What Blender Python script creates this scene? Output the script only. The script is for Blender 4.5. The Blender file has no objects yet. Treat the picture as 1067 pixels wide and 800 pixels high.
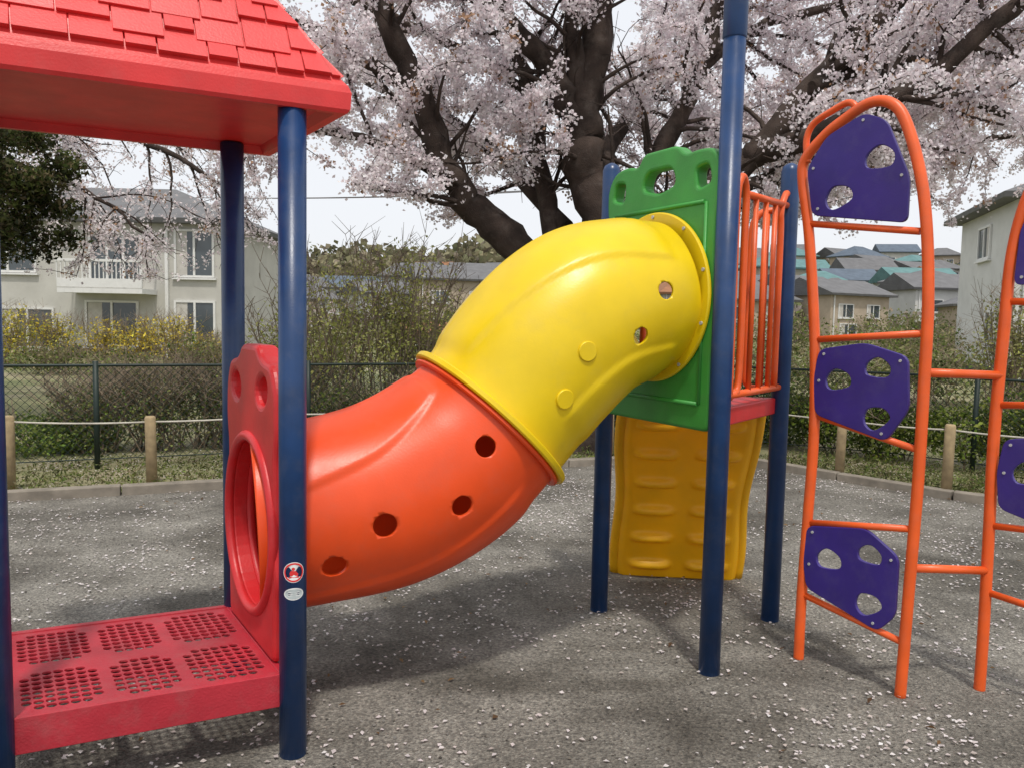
import bpy, bmesh, math, random
import numpy as np
from mathutils import Vector, Matrix, noise as mnoise
random.seed(7); rng=np.random.default_rng(7)
scene=bpy.context.scene
COL=scene.collection

# ------------------------------------------------------------ materials
def new_mat(name):
    m=bpy.data.materials.new(name); m.use_nodes=True
    nt=m.node_tree; b=nt.nodes['Principled BSDF']; return m,nt,b
def plastic(name,col,rough=0.35,var=0.12,bump=0.05,transl=0.0,grime=0.25,scale=6,spec=0.5):
    m,nt,b=new_mat(name); N=nt.nodes; L=nt.links
    tc=N.new('ShaderNodeTexCoord')
    n1=N.new('ShaderNodeTexNoise'); n1.inputs['Scale'].default_value=scale; n1.inputs['Detail'].default_value=6
    n2=N.new('ShaderNodeTexNoise'); n2.inputs['Scale'].default_value=scale*22; n2.inputs['Detail'].default_value=3
    L.new(tc.outputs['Object'],n1.inputs['Vector']); L.new(tc.outputs['Object'],n2.inputs['Vector'])
    r=N.new('ShaderNodeValToRGB'); r.color_ramp.elements[0].position=.3; r.color_ramp.elements[1].position=.7
    c=Vector(col)
    r.color_ramp.elements[0].color=(*(c*(1-var)),1); r.color_ramp.elements[1].color=(*[min(1,x*(1+var)) for x in c],1)
    L.new(n1.outputs['Fac'],r.inputs['Fac'])
    r2=N.new('ShaderNodeValToRGB'); r2.color_ramp.elements[0].position=.5; r2.color_ramp.elements[1].position=.78
    r2.color_ramp.elements[0].color=(0,0,0,1); r2.color_ramp.elements[1].color=(grime,grime,grime,1)
    n3=N.new('ShaderNodeTexNoise'); n3.inputs['Scale'].default_value=scale*1.7; n3.inputs['Detail'].default_value=9; n3.inputs['Roughness'].default_value=.7
    L.new(tc.outputs['Object'],n3.inputs['Vector']); L.new(n3.outputs['Fac'],r2.inputs['Fac'])
    mx=N.new('ShaderNodeMixRGB'); L.new(r2.outputs['Color'],mx.inputs['Fac']); L.new(r.outputs['Color'],mx.inputs['Color1'])
    g=c*.45+Vector((.12,.11,.1)); mx.inputs['Color2'].default_value=(*g,1)
    L.new(mx.outputs['Color'],b.inputs['Base Color'])
    mr=N.new('ShaderNodeMapRange'); mr.inputs['To Min'].default_value=rough-.06; mr.inputs['To Max'].default_value=rough+.15
    L.new(n3.outputs['Fac'],mr.inputs['Value']); L.new(mr.outputs['Result'],b.inputs['Roughness'])
    b.inputs['Specular IOR Level'].default_value=spec
    bp=N.new('ShaderNodeBump'); bp.inputs['Strength'].default_value=bump; bp.inputs['Distance'].default_value=.01
    L.new(n2.outputs['Fac'],bp.inputs['Height']); L.new(bp.outputs['Normal'],b.inputs['Normal'])
    if transl>0:
        tr=N.new('ShaderNodeBsdfTranslucent'); L.new(mx.outputs['Color'],tr.inputs['Color'])
        ms=N.new('ShaderNodeMixShader'); ms.inputs[0].default_value=transl
        L.new(b.outputs[0],ms.inputs[1]); L.new(tr.outputs[0],ms.inputs[2]); L.new(ms.outputs[0],N['Material Output'].inputs['Surface'])
    return m
def vcol_mat(name,transl=.3,rough=.7):
    m,nt,b=new_mat(name); N=nt.nodes; L=nt.links
    a=N.new('ShaderNodeAttribute'); a.attribute_name='Col'
    L.new(a.outputs['Color'],b.inputs['Base Color']); b.inputs['Roughness'].default_value=rough
    b.inputs['Specular IOR Level'].default_value=.2
    tr=N.new('ShaderNodeBsdfTranslucent'); L.new(a.outputs['Color'],tr.inputs['Color'])
    ms=N.new('ShaderNodeMixShader'); ms.inputs[0].default_value=transl
    L.new(b.outputs[0],ms.inputs[1]); L.new(tr.outputs[0],ms.inputs[2]); L.new(ms.outputs[0],N['Material Output'].inputs['Surface'])
    return m
M_roof=plastic('red_roof_plastic',(.70,.035,.035),.36,.12,.08,0,.22)
M_red=plastic('red_panel_plastic',(.58,.022,.026),.38,.14,.08,.03,.24)
M_deck=plastic('red_coated_deck',(.41,.022,.036),.42,.2,.2,0,.4)
M_orange=plastic('orange_tube_plastic',(.86,.085,.012),.33,.07,.05,.10,.18)
M_yellow=plastic('yellow_tube_plastic',(.84,.60,.006),.31,.06,.05,.10,.16)
M_clim=plastic('yellow_climber_plastic',(.94,.54,.006),.36,.06,.05,.32,.12)
M_green=plastic('green_panel_plastic',(.045,.29,.045),.40,.14,.1,.04,.24)
M_blue=plastic('blue_post_paint',(.008,.040,.130),.30,.18,.05,0,.22,9)
M_or2=plastic('orange_powder_coat',(.80,.115,.018),.33,.1,.08,0,.24,9)
M_purple=plastic('purple_board',(.036,.018,.19),.4,.14,.05,0,.22)
M_steel=plastic('bolt_steel',(.45,.45,.45),.3,.1,.02); 
M_wood=plastic('weathered_wood',(.36,.27,.15),.8,.25,.5,0,.3,15)
M_rope=plastic('rope',(.50,.47,.40),.9,.15,.4)
M_kerb=plastic('concrete_kerb',(.24,.21,.17),.9,.25,.5,0,.4,8)
M_fence=plastic('dark_green_fence_paint',(.007,.020,.015),.5,.15,.05,0,.08)
M_bark=plastic('cherry_bark',(.055,.040,.033),.9,.5,1.0,0,.5,4,.2)
M_white=plastic('white_label',(.8,.8,.78),.5,.03,0); M_lred=plastic('label_red',(.7,.03,.03),.5,.03,0); M_lgrey=plastic('label_grey',(.45,.5,.5),.5,.03,0)
M_blos=vcol_mat('cherry_blossom',.42); M_leaf=vcol_mat('leaf',.35)

# ------------------------------------------------------------ mesh building
class MB:
    def __init__(s): s.v=[];s.f=[];s.m=[];s.sm=[]
    def add(s,vs,fs,mi=0,smooth=False):
        o=len(s.v); s.v+= [tuple(v) for v in vs]
        for f in fs: s.f.append([i+o for i in f]); s.m.append(mi); s.sm.append(smooth)
    def box(s,c,hx,hy,hz,ax=Vector((1,0,0)),ay=Vector((0,1,0)),az=Vector((0,0,1)),mi=0):
        c=Vector(c); P=[c+ax*(hx*i)+ay*(hy*j)+az*(hz*k) for k in(-1,1) for j in(-1,1) for i in(-1,1)]
        s.add(P,[(0,2,3,1),(4,5,7,6),(0,1,5,4),(2,6,7,3),(0,4,6,2),(1,3,7,5)],mi)
    def tube(s,pts,r,n=12,mi=0,closed=False,cap=True):
        pts=[Vector(p) for p in pts]; k=len(pts)
        rs=r if isinstance(r,(list,tuple)) else [r]*k
        T=[]
        for i in range(k):
            a=pts[(i-1)%k] if (closed or i>0) else pts[i]; b=pts[(i+1)%k] if (closed or i<k-1) else pts[i]
            T.append((b-a).normalized())
        up=Vector((0,0,1)) if abs(T[0].z)<.9 else Vector((1,0,0))
        nrm=(up-T[0]*up.dot(T[0])).normalized(); vs=[]
        for i in range(k):
            nrm=(nrm-T[i]*nrm.dot(T[i])).normalized(); bn=T[i].cross(nrm)
            for j in range(n):
                a=2*math.pi*j/n; vs.append(pts[i]+(nrm*math.cos(a)+bn*math.sin(a))*rs[i])
        fs=[]
        for i in range(k if closed else k-1):
            for j in range(n):
                a=i*n+j;b=i*n+(j+1)%n;c=((i+1)%k)*n+(j+1)%n;d=((i+1)%k)*n+j
                fs.append((a,b,c,d))
        s.add(vs,fs,mi,True)
        if cap and not closed:
            o=len(s.v)-len(vs)
            s.f.append([o+j for j in range(n)][::-1]); s.m.append(mi); s.sm.append(False)
            s.f.append([o+(k-1)*n+j for j in range(n)]); s.m.append(mi); s.sm.append(False)
    def build(s,name,mats,parent=None,bevel=0):
        me=bpy.data.meshes.new(name); me.from_pydata(s.v,[],s.f)
        for m in mats: me.materials.append(m)
        me.polygons.foreach_set('material_index',s.m); me.polygons.foreach_set('use_smooth',s.sm); me.update()
        ob=bpy.data.objects.new(name,me); COL.objects.link(ob); par(ob,parent)
        if bevel:
            md=ob.modifiers.new('b','BEVEL'); md.width=bevel; md.segments=2; md.limit_method='ANGLE'
        return ob
def par(ob,p):
    if p: ob.parent=p; ob.matrix_parent_inverse=Matrix.Translation(p.location).inverted()
def empty(name,loc=(0,0,0)):
    e=bpy.data.objects.new(name,None); e.location=loc; e.empty_display_size=.2; COL.objects.link(e); return e
def smooth_path(pts,n=6,closed=False):
    pts=[Vector(p) for p in pts]; out=[]; k=len(pts)
    for i in range(k if closed else k-1):
        if closed: p0,p1,p2,p3=pts[(i-1)%k],pts[i],pts[(i+1)%k],pts[(i+2)%k]
        else: p0,p1,p2,p3=pts[max(i-1,0)],pts[i],pts[i+1],pts[min(i+2,k-1)]
        for j in range(n):
            t=j/n; out.append(.5*((2*p1)+(p2-p0)*t+(2*p0-5*p1+4*p2-p3)*t*t+(3*p1-p0-3*p2+p3)*t**3))
    if not closed: out.append(pts[-1])
    return out
def circ(cx,cy,rx,ry=None,n=24,rot=0):
    ry=ry or rx; o=[]
    for i in range(n):
        a=2*math.pi*i/n; x=rx*math.cos(a);y=ry*math.sin(a)
        o.append((cx+x*math.cos(rot)-y*math.sin(rot),cy+x*math.sin(rot)+y*math.cos(rot)))
    return o
def panel(name,outline,holes,thick,bev,org,ex,mat,parent):
    """flat board with real cut-outs; ex = horizontal in-plane direction"""
    cu=bpy.data.curves.new(name,'CURVE'); cu.dimensions='2D'; cu.fill_mode='BOTH'; cu.extrude=thick/2-bev; cu.bevel_depth=bev; cu.bevel_resolution=2
    cu.offset=-bev
    for poly in [outline]+holes:
        sp=cu.splines.new('POLY'); sp.points.add(len(poly)-1); sp.use_cyclic_u=True
        for i,p in enumerate(poly): sp.points[i].co=(p[0],p[1],0,1)
    ob=bpy.data.objects.new(name+'_c',cu); COL.objects.link(ob)
    dg=bpy.context.evaluated_depsgraph_get(); me=bpy.data.meshes.new_from_object(ob.evaluated_get(dg))
    bpy.data.objects.remove(ob)
    ex=Vector((ex[0],ex[1],0)).normalized(); ez=Vector((0,0,1)); en=ex.cross(ez)
    Mx=Matrix(((ex.x,ez.x,en.x,org[0]),(ex.y,ez.y,en.y,org[1]),(0,1,en.z,org[2]),(0,0,0,1)))
    me.transform(Mx); me.materials.clear(); me.materials.append(mat)
    for p in me.polygons: p.use_smooth=False
    o=bpy.data.objects.new(name,me); COL.objects.link(o); par(o,parent); return o
def round_poly(pts,n=6): return [(p.x,p.y) for p in smooth_path([(a,b,0) for a,b in pts],n,True)]
def rounded(pts,r,n=5):
    out=[];k=len(pts)
    for i in range(k):
        p=Vector(pts[i]);a=(Vector(pts[i-1])-p);b=(Vector(pts[(i+1)%k])-p)
        ra=min(r,a.length*.45,b.length*.45); A=p+a.normalized()*ra; B=p+b.normalized()*ra
        for j in range(n+1):
            t=j/n; q=A*(1-t)**2+p*2*t*(1-t)+B*t*t; out.append((q.x,q.y))
    return out
def cloud(name,P,size,cols,mat,parent=None,nrm_up=0.0,aspect=.7):
    """mass of small leaf/petal quads in one mesh"""
    N=len(P); P=np.asarray(P,dtype=np.float32); size=np.asarray(size,dtype=np.float32).reshape(-1,1)*np.ones((N,1),np.float32)
    n=rng.normal(size=(N,3)); n[:,2]+=nrm_up*3; n/=np.linalg.norm(n,axis=1)[:,None]
    t=rng.normal(size=(N,3)); a=np.cross(n,t); a/=np.linalg.norm(a,axis=1)[:,None]; b=np.cross(n,a)
    a=a*size/2; b=b*size/2*aspect
    V=np.stack([P-a,P-b+n*size*.12,P+a,P+b+n*size*.12],1).reshape(-1,3).astype(np.float32)
    me=bpy.data.meshes.new(name); me.vertices.add(4*N); me.vertices.foreach_set('co',V.ravel())
    me.loops.add(4*N); me.loops.foreach_set('vertex_index',np.arange(4*N,dtype=np.int32))
    me.polygons.add(N); me.polygons.foreach_set('loop_start',np.arange(0,4*N,4,dtype=np.int32))
    try: me.polygons.foreach_set('loop_total',np.full(N,4,dtype=np.int32))
    except Exception: pass
    me.update(calc_edges=True); me.validate()
    at=me.color_attributes.new('Col','FLOAT_COLOR','POINT')
    C=np.ones((4*N,4),np.float32); C[:,:3]=np.repeat(np.clip(cols,0,1),4,axis=0); at.data.foreach_set('color',C.ravel())
    me.materials.append(mat); ob=bpy.data.objects.new(name,me); COL.objects.link(ob); par(ob,parent); return ob
def mixcols(N,palette,jit=.15):
    pal=np.array(palette); i=rng.integers(0,len(pal),N); j=rng.integers(0,len(pal),N); t=rng.random((N,1))
    return (pal[i]*(1-t)+pal[j]*t)*(1+jit*rng.normal(size=(N,1)))

# ------------------------------------------------------------ camera
H=1.5;pi_=math.radians(4.5);ro=math.radians(1.16)
U0=Vector((0,math.sin(pi_),math.cos(pi_)));R0=Vector((1,0,0));Fw=Vector((0,math.cos(pi_),-math.sin(pi_)))
R=R0*math.cos(ro)+U0*math.sin(ro);U=-R0*math.sin(ro)+U0*math.cos(ro)
cam=bpy.data.cameras.new("Camera");co=bpy.data.objects.new("Camera",cam);COL.objects.link(co);scene.camera=co
mw=Matrix((R,U,-Fw)).transposed().to_4x4(); mw.translation=(0,0,H); co.matrix_world=mw
cam.sensor_width=36; cam.lens=28.0; cam.clip_start=.05; cam.clip_end=2000

# ------------------------------------------------------------ world & sun
ts=Vector((.10,-.58,1.2)).normalized()
el=math.asin(ts.z); az=math.atan2(ts.x,ts.y)
w=bpy.data.worlds.new("World"); scene.world=w; w.use_nodes=True; nt=w.node_tree
bg=nt.nodes['Background']; sk=nt.nodes.new('ShaderNodeTexSky'); sk.sky_type='NISHITA'; sk.sun_disc=False
sk.sun_elevation=el; sk.sun_rotation=az; sk.air_density=1; sk.dust_density=5; sk.ozone_density=1
mx=nt.nodes.new('ShaderNodeMixRGB'); mx.inputs['Fac'].default_value=.8; mx.inputs['Color2'].default_value=(10.7,10.9,11.3,1)
nt.links.new(sk.outputs[0],mx.inputs['Color1']); nt.links.new(mx.outputs[0],bg.inputs['Color']); bg.inputs['Strength'].default_value=.1
sl=bpy.data.lights.new("sun",'SUN'); sl.energy=2.4; sl.angle=math.radians(4); sl.color=(1,.95,.87)
so=bpy.data.objects.new("sun",sl); COL.objects.link(so); so.rotation_euler=ts.to_track_quat('Z','Y').to_euler(); so.location=(-5,-4,9)
scene.view_settings.view_transform='Standard'; scene.view_settings.look='None'; scene.view_settings.exposure=0

# ------------------------------------------------------------ ground
def ground_mat():
    m,nt,b=new_mat('gravel_ground'); N=nt.nodes;L=nt.links
    tc=N.new('ShaderNodeTexCoord')
    def nz(s,d=8,r=.6,dist=0):
        n=N.new('ShaderNodeTexNoise'); n.inputs['Scale'].default_value=s;n.inputs['Detail'].default_value=d;n.inputs['Roughness'].default_value=r; n.inputs['Distortion'].default_value=dist
        L.new(tc.outputs['Object'],n.inputs['Vector']);return n
    a=nz(1.3,9,.65);c=nz(60,6,.75);v=N.new('ShaderNodeTexVoronoi'); v.inputs['Scale'].default_value=95; L.new(tc.outputs['Object'],v.inputs['Vector'])
    r=N.new('ShaderNodeValToRGB'); e=r.color_ramp.elements; e[0].position=.36;e[0].color=(.13,.122,.108,1);e[1].position=.66;e[1].color=(.29,.278,.255,1)
    L.new(a.outputs['Fac'],r.inputs['Fac'])
    d=nz(.75,7,.6,.8); rd_=N.new('ShaderNodeValToRGB'); e=rd_.color_ramp.elements; e[0].position=.40;e[0].color=(.50,.48,.45,1);e[1].position=.54;e[1].color=(1.1,1.1,1.1,1); L.new(d.outputs['Fac'],rd_.inputs['Fac'])  # dark patches: damp plus dappled tree shade, both put into the ground colour
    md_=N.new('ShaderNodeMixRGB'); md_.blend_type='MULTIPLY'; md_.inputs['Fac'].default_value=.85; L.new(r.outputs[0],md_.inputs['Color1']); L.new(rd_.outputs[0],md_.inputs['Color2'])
    r2=N.new('ShaderNodeValToRGB'); e=r2.color_ramp.elements; e[0].position=.3;e[0].color=(.3,.3,.3,1);e[1].position=.72;e[1].color=(1.6,1.57,1.5,1)
    L.new(c.outputs['Fac'],r2.inputs['Fac'])
    mu=N.new('ShaderNodeMixRGB'); mu.blend_type='MULTIPLY'; mu.inputs['Fac'].default_value=1; L.new(md_.outputs[0],mu.inputs['Color1']);L.new(r2.outputs[0],mu.inputs['Color2'])
    r3=N.new('ShaderNodeValToRGB'); e=r3.color_ramp.elements; e[0].position=0;e[0].color=(.5,.5,.5,1);e[1].position=1;e[1].color=(1.5,1.5,1.48,1)
    L.new(v.outputs['Color'],r3.inputs['Fac'])
    m2=N.new('ShaderNodeMixRGB'); m2.blend_type='MULTIPLY'; m2.inputs['Fac'].default_value=.85; L.new(mu.outputs[0],m2.inputs['Color1']);L.new(r3.outputs[0],m2.inputs['Color2'])
    L.new(m2.outputs[0],b.inputs['Base Color']); b.inputs['Roughness'].default_value=.95
    bp=N.new('ShaderNodeBump'); bp.inputs['Strength'].default_value=.8; bp.inputs['Distance'].default_value=.012
    ad=N.new('ShaderNodeMath'); L.new(c.outputs['Fac'],ad.inputs[0]); L.new(v.outputs['Distance'],ad.inputs[1]); L.new(ad.outputs[0],bp.inputs['Height']); L.new(bp.outputs[0],b.inputs['Normal'])
    return m
def grass_mat():
    m,nt,b=new_mat('garden_grass'); N=nt.nodes;L=nt.links
    tc=N.new('ShaderNodeTexCoord'); n=N.new('ShaderNodeTexNoise'); n.inputs['Scale'].default_value=.35; n.inputs['Detail'].default_value=12; n.inputs['Roughness'].default_value=.75
    L.new(tc.outputs['Object'],n.inputs['Vector']); r=N.new('ShaderNodeValToRGB'); e=r.color_ramp.elements
    e[0].position=.36;e[0].color=(.08,.10,.035,1);e[1].position=.62;e[1].color=(.30,.26,.17,1); x=e.new(.5); x.color=(.18,.18,.08,1)
    L.new(n.outputs['Fac'],r.inputs['Fac']); L.new(r.outputs[0],b.inputs['Base Color']); b.inputs['Roughness'].default_value=1; return m
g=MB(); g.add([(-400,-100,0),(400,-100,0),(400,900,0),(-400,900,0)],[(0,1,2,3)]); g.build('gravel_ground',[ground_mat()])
K=[(-14,2.1),(-9,4.15),(-4.03,6.21),(-2.44,6.87),(.59,8.25),(1.9,8.75),(2.61,8.55),(3.25,7.79),(3.95,7.0),(4.8,6.35),(8,4.2),(14,.5)]
def off(path,d):
    out=[]
    for i,p in enumerate(path):
        a=Vector(path[max(i-1,0)]);b=Vector(path[min(i+1,len(path)-1)]);t=(b-a).normalized(); out.append((p[0]-t.y*d,p[1]+t.x*d))
    return out
M_grass=grass_mat()
K0=off(K,.05)
vs=[(x,y,.006) for x,y in K0]+[(60,0,.006),(400,300,.006),(400,880,.006),(-400,880,.006),(-400,2,.006)]
g=MB(); g.add(vs,[list(range(len(vs)))]); g.build('grass_field',[M_grass])
def hz(x,y):
    s=max(0,min(1,(y-58)/95)); sx=max(0,min(1,(x+30)/60)); return s**1.1*(4.5+8*sx)
g=MB(); nx,ny=60,30; vs=[]
for j in range(ny+1):
    for i in range(nx+1):
        x=-250+i*500/nx; y=57+j*110/ny; vs.append((x,y,hz(x,y)+.012))
g.add(vs,[(j*(nx+1)+i,j*(nx+1)+i+1,(j+1)*(nx+1)+i+1,(j+1)*(nx+1)+i) for j in range(ny) for i in range(nx)],0,True); g.build('hillside',[M_grass])
g=MB()
for i in range(len(K)-1):
    a=Vector(K[i]);b=Vector(K[i+1]);L_=(b-a).length;n=max(1,int(L_/.6));t=(b-a)/n
    for j in range(n):
        c=a+t*(j+.5); d=t.normalized(); g.box((c.x,c.y,.03),t.length/2-.006,.055,.045+random.random()*.006,Vector((d.x,d.y,0)),Vector((-d.y,d.x,0)))
g.build('concrete_kerb',[M_kerb],None,.008)

def scatter(name,N,base,amp,sz,cols,seedz,upn,asp,zr):
    P=np.zeros((N,3)); P[:,0]=rng.uniform(-6,7,N); P[:,1]=rng.uniform(1.2,9.2,N); keep=np.zeros(N,bool)
    for i in range(N):
        x,y=P[i,0],P[i,1]
        v=mnoise.noise(Vector((x*1.1,y*1.1,seedz)))*.7+mnoise.noise(Vector((x*4.5,y*4.5,9)))*.5+mnoise.noise(Vector((x*14,y*14,2)))*.35
        keep[i]= random.random()<max(.03,min(1,base+v*amp))
    P=P[keep]; n=len(P); P[:,2]=zr[0]+rng.random(n)*(zr[1]-zr[0])
    cloud(name,P,rng.uniform(sz[0],sz[1],n),mixcols(n,cols,.08),M_blos,None,upn,asp)
scatter('fallen_petals',90000,.27,1.05,(.011,.026),[(.88,.82,.82),(.82,.74,.75),(.66,.58,.54),(.92,.88,.88)],3,2.5,.75,(.006,.012))
scatter('small_pebbles',60000,.4,.6,(.006,.018),[(.10,.095,.085),(.30,.29,.27),(.20,.18,.15),(.42,.40,.37)],7,.9,.8,(.002,.006))
scatter('dead_leaf_litter',1800,.35,.8,(.02,.045),[(.20,.11,.05),(.28,.18,.09),(.12,.07,.04)],11,1.2,.5,(.008,.016))

# ------------------------------------------------------------ wooden post & rope fence
rf=empty('rope_fence',(-3,6.8,0)); g=MB(); g2=MB()
def along(path,step,start=0):
    out=[];acc=start
    for i in range(len(path)-1):
        a=Vector(path[i]);b=Vector(path[i+1]);l=(b-a).length
        while acc<=l: out.append(a+(b-a)*acc/l); acc+=step
        acc-=l
    return out
posts=[(-6.3,5.6),(-5.2,6.05),(-4.14,6.5),(-3.12,6.85),(-2.05,7.35),(-1.0,7.85),(.05,8.3),(1.1,8.75),(2.05,9.05),(2.7,8.75),(3.30,7.9),(3.95,7.12),(4.75,6.6),(5.7,6.0)]
tops=[]
for x,y in posts:
    h=.64+random.uniform(-.02,.02); lx=random.uniform(-.01,.01)
    g.tube([(x,y,-.05),(x+lx,y,h-.015),(x+lx,y,h)],[.045,.045,.036],14); tops.append(Vector((x+lx,y,h-.05)))
g.build('posts',[M_wood],rf)
for i in range(len(tops)-1):
    a,b=tops[i],tops[i+1]; g2.tube([a.lerp(b,t)-Vector((0,0,.015*4*t*(1-t))) for t in [j/8 for j in range(9)]],.008,6)
g2.build('rope',[M_rope],rf)

# chain-link fence
cf=empty('chain_link_fence',(-4.5,7.6,0))
Fp=[(-14,3.3),(-9.4,5.25),(-4.5,7.35),(-2.9,8.05),(.2,9.6),(2.0,10.2),(4.4,8.9),(5.6,7.6),(8.6,5.3),(14,2)]
g=MB(); HF=1.02
for p in along(Fp,2.0,.9): g.tube([(p.x,p.y,0),(p.x,p.y,HF+.02)],.026,10)
g.tube([(x,y,HF-.02) for x,y in Fp],.014,8); g.tube([(x,y,.1) for x,y in Fp],.006,6)
g.build('frame',[M_fence],cf)
g=MB()
pl=[Vector(p) for p in Fp]; cum=[0]
for i in range(len(pl)-1): cum.append(cum[-1]+(pl[i+1]-pl[i]).length)
def at(s):
    s=max(0,min(cum[-1],s))
    for i in range(len(pl)-1):
        if s<=cum[i+1]: return pl[i].lerp(pl[i+1],(s-cum[i])/(cum[i+1]-cum[i]))
    return pl[-1]
s=0
while s<cum[-1]:
    for d in (-1,1):
        a=at(s);b=at(s+d*(HF-.12)); g.tube([(a.x,a.y,.1),(b.x,b.y,HF-.02)],.0028,3,cap=False)
    s+=.075
g.build('wire_mesh',[M_fence],cf)

# ------------------------------------------------------------ left playhouse platform
E=Vector((-.73,2.64));D=Vector((-1.15,3.28));e1=Vector((.9,.43)).normalized();e2=(D-E).normalized()
Fr=E-e1*.86;Gr=D-e1*.86
ph=empty('playhouse_platform',(-1.3,2.8,0))
g=MB()
for q in (E,D,Fr,Gr):
    g.tube([(q.x,q.y,-.02),(q.x,q.y,2.19)],.0455,28)
g.build('posts',[M_blue],ph)
# perforated deck
g=MB(); zt=.285; W0=.80; V0=(D-E).length-.02; nu,nv=24,20
o=E-e1*.03+e2*.01
def dk(u,v,z): q=o-e1*(u/nu*W0)+e2*(v/nv*V0); return (q.x,q.y,z)
for i in range(nu):
    for j in range(nv):
        blk=i in (0,23) or j in (0,19) or i in (8,15) or j in (9,10) 
        ci=[1,9,16][sum(i>=k for k in(8,15))]; wi=7 if ci!=9 else 6; ii=i-ci; jj=(j-1) if j<9 else (j-11)
        if not blk and ((ii==0 and jj in (0,7)) or (ii==wi-1 and jj in (0,7))): blk=True
        if blk: g.add([dk(i,j,zt),dk(i+1,j,zt),dk(i+1,j+1,zt),dk(i,j+1,zt)],[(0,3,2,1)]); continue
        n=16; A=[];B=[];Cc=[]
        for k in range(n):
            a=2*math.pi*k/n; cx,sx=math.cos(a),math.sin(a); m_=max(abs(cx),abs(sx))
            A.append(dk(i+.5+.5*cx/m_,j+.5+.5*sx/m_,zt)); B.append(dk(i+.5+.43*cx,j+.5+.43*sx,zt)); Cc.append(dk(i+.5+.42*cx,j+.5+.42*sx,zt-.008))
        fs=[(k,(k+1)%n,n+(k+1)%n,n+k) for k in range(n)]+[(n+k,n+(k+1)%n,2*n+(k+1)%n,2*n+k) for k in range(n)]
        g.add(A+B+Cc,fs)
e2v=Vector((e2.x,e2.y,0));e1v=Vector((e1.x,e1.y,0))
c00,c10,c11,c01=[Vector(dk(*q,0)) for q in ((0,0),(nu,0),(nu,nv),(0,nv))]
def skirt(a,b,z0,z1,th):
    d=(b-a).normalized(); nn=Vector((-d.y,d.x,0)); c=(a+b)/2; g.box((c.x,c.y,(z0+z1)/2),(b-a).length/2,th,(z1-z0)/2,d,nn)
for a,b in ((c00,c10),(c10,c11),(c11,c01),(c01,c00)): skirt(a,b,.175,.290,.012)
for t in (.345,.65): skirt(c00.lerp(c10,t),c01.lerp(c11,t),.20,.272,.004)
skirt(c00.lerp(c01,.5),c10.lerp(c11,.5),.20,.270,.006)
g.build('perforated_deck',[M_deck],ph,.003)
# entry panel
Lp=(D-E).length
def tube_panel_outline(w,z0,z1,x0=0):
    m=w/2
    P=[(.03,z0),(w-.03,z0),(w-.02,z0+.22),(w+.005,z0+.3),(w-.02,z0+.42),(w-.025,z0+.72),(w+.0,z1-.26),(w-.01,z1-.12),(w-.06,z1-.03),(w-.15,z1-.02),(w-.2,z1-.0),
       (m+.1,z1+.035),(m-.1,z1+.035),(.2,z1),(.15,z1-.02),(.06,z1-.03),(.01,z1-.12),(0,z1-.26),(.025,z0+.72),(.02,z0+.42),(-.005,z0+.3),(.02,z0+.22)]
    return [(x+x0,y) for x,y in rounded(P,.04,4)]
zc=.73
panel('entry_panel',tube_panel_outline(Lp-.10,.29,1.36,.05),
      [circ(Lp/2,zc,.285,.31,48),circ(.22,1.235,.065,.05,20,-.3),circ(Lp-.20,1.235,.065,.05,20,.3)],
      .085,.02,(E.x,E.y,0),e2,M_red,ph)
nL=e2v.cross(Vector((0,0,1)))
g=MB(); cL=Vector((E.x,E.y,0))+e2v*(Lp/2)+Vector((0,0,zc))
for rr,tt,o_ in ((.315,.02,-.040),(.315,.02,.040)):
    g.tube([cL+nL*o_+e2v*(rr-.015)*math.cos(a)+Vector((0,0,1))*(rr+.012)*math.sin(a) for a in [2*math.pi*k/56 for k in range(56)]],tt,10,closed=True)
g.build('opening_ring',[M_red],ph)
# labels on post E
def wrap(g,poly,zc,mi,out,ang0,R_=.0455):
    n=len(poly); cx=sum(p[0] for p in poly)/n; cy=sum(p[1] for p in poly)/n
    vs=[]
    for x,y in [(cx,cy)]+poly:
        a=ang0+x/R_; vs.append((E.x+math.cos(a)*(R_+out),E.y+math.sin(a)*(R_+out),zc+y))
    g.add(vs,[(0,i+1,(i+1)%n+1) for i in range(n)],mi,True)
def ring(g,r0,r1,zc,mi,out,ang0,n=36):
    vs=[];R_=.0455
    for r in (r0,r1):
        for i in range(n):
            t=2*math.pi*i/n; a=ang0+r*math.cos(t)/R_; vs.append((E.x+math.cos(a)*(R_+out),E.y+math.sin(a)*(R_+out),zc+r*math.sin(t)))
    g.add(vs,[(i,(i+1)%n,n+(i+1)%n,n+i) for i in range(n)],mi,True)
g=MB(); a0=math.atan2(-E.y,-E.x)+.08
ring(g,.0005,.035,.652,0,.0012,a0); ring(g,.027,.0325,.652,1,.0020,a0)
wrap(g,circ(-.002,.012,.0055,.0055,10),.652,1,.0020,a0)
wrap(g,[(-.012,-.012),(.012,-.012),(.014,-.006),(.006,.005),(-.010,.006),(-.014,-.002)],.652,1,.0021,a0)
wrap(g,[(-.016,-.019),(.016,-.019),(.016,-.0145),(-.016,-.0145)],.652,1,.0021,a0)
wrap(g,circ(0,0,.033,.021,24),.578,0,.0012,a0); wrap(g,circ(0,0,.029,.0172,24),.578,2,.0018,a0)
for k,yy in enumerate((.006,0,-.006)): wrap(g,[(-.018,yy-.001),(.018,yy-.001),(.018,yy+.001),(-.018,yy+.001)],.578,0,.0024,a0)
g.build('safety_labels',[M_white,M_lred,M_lgrey],ph)
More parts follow.
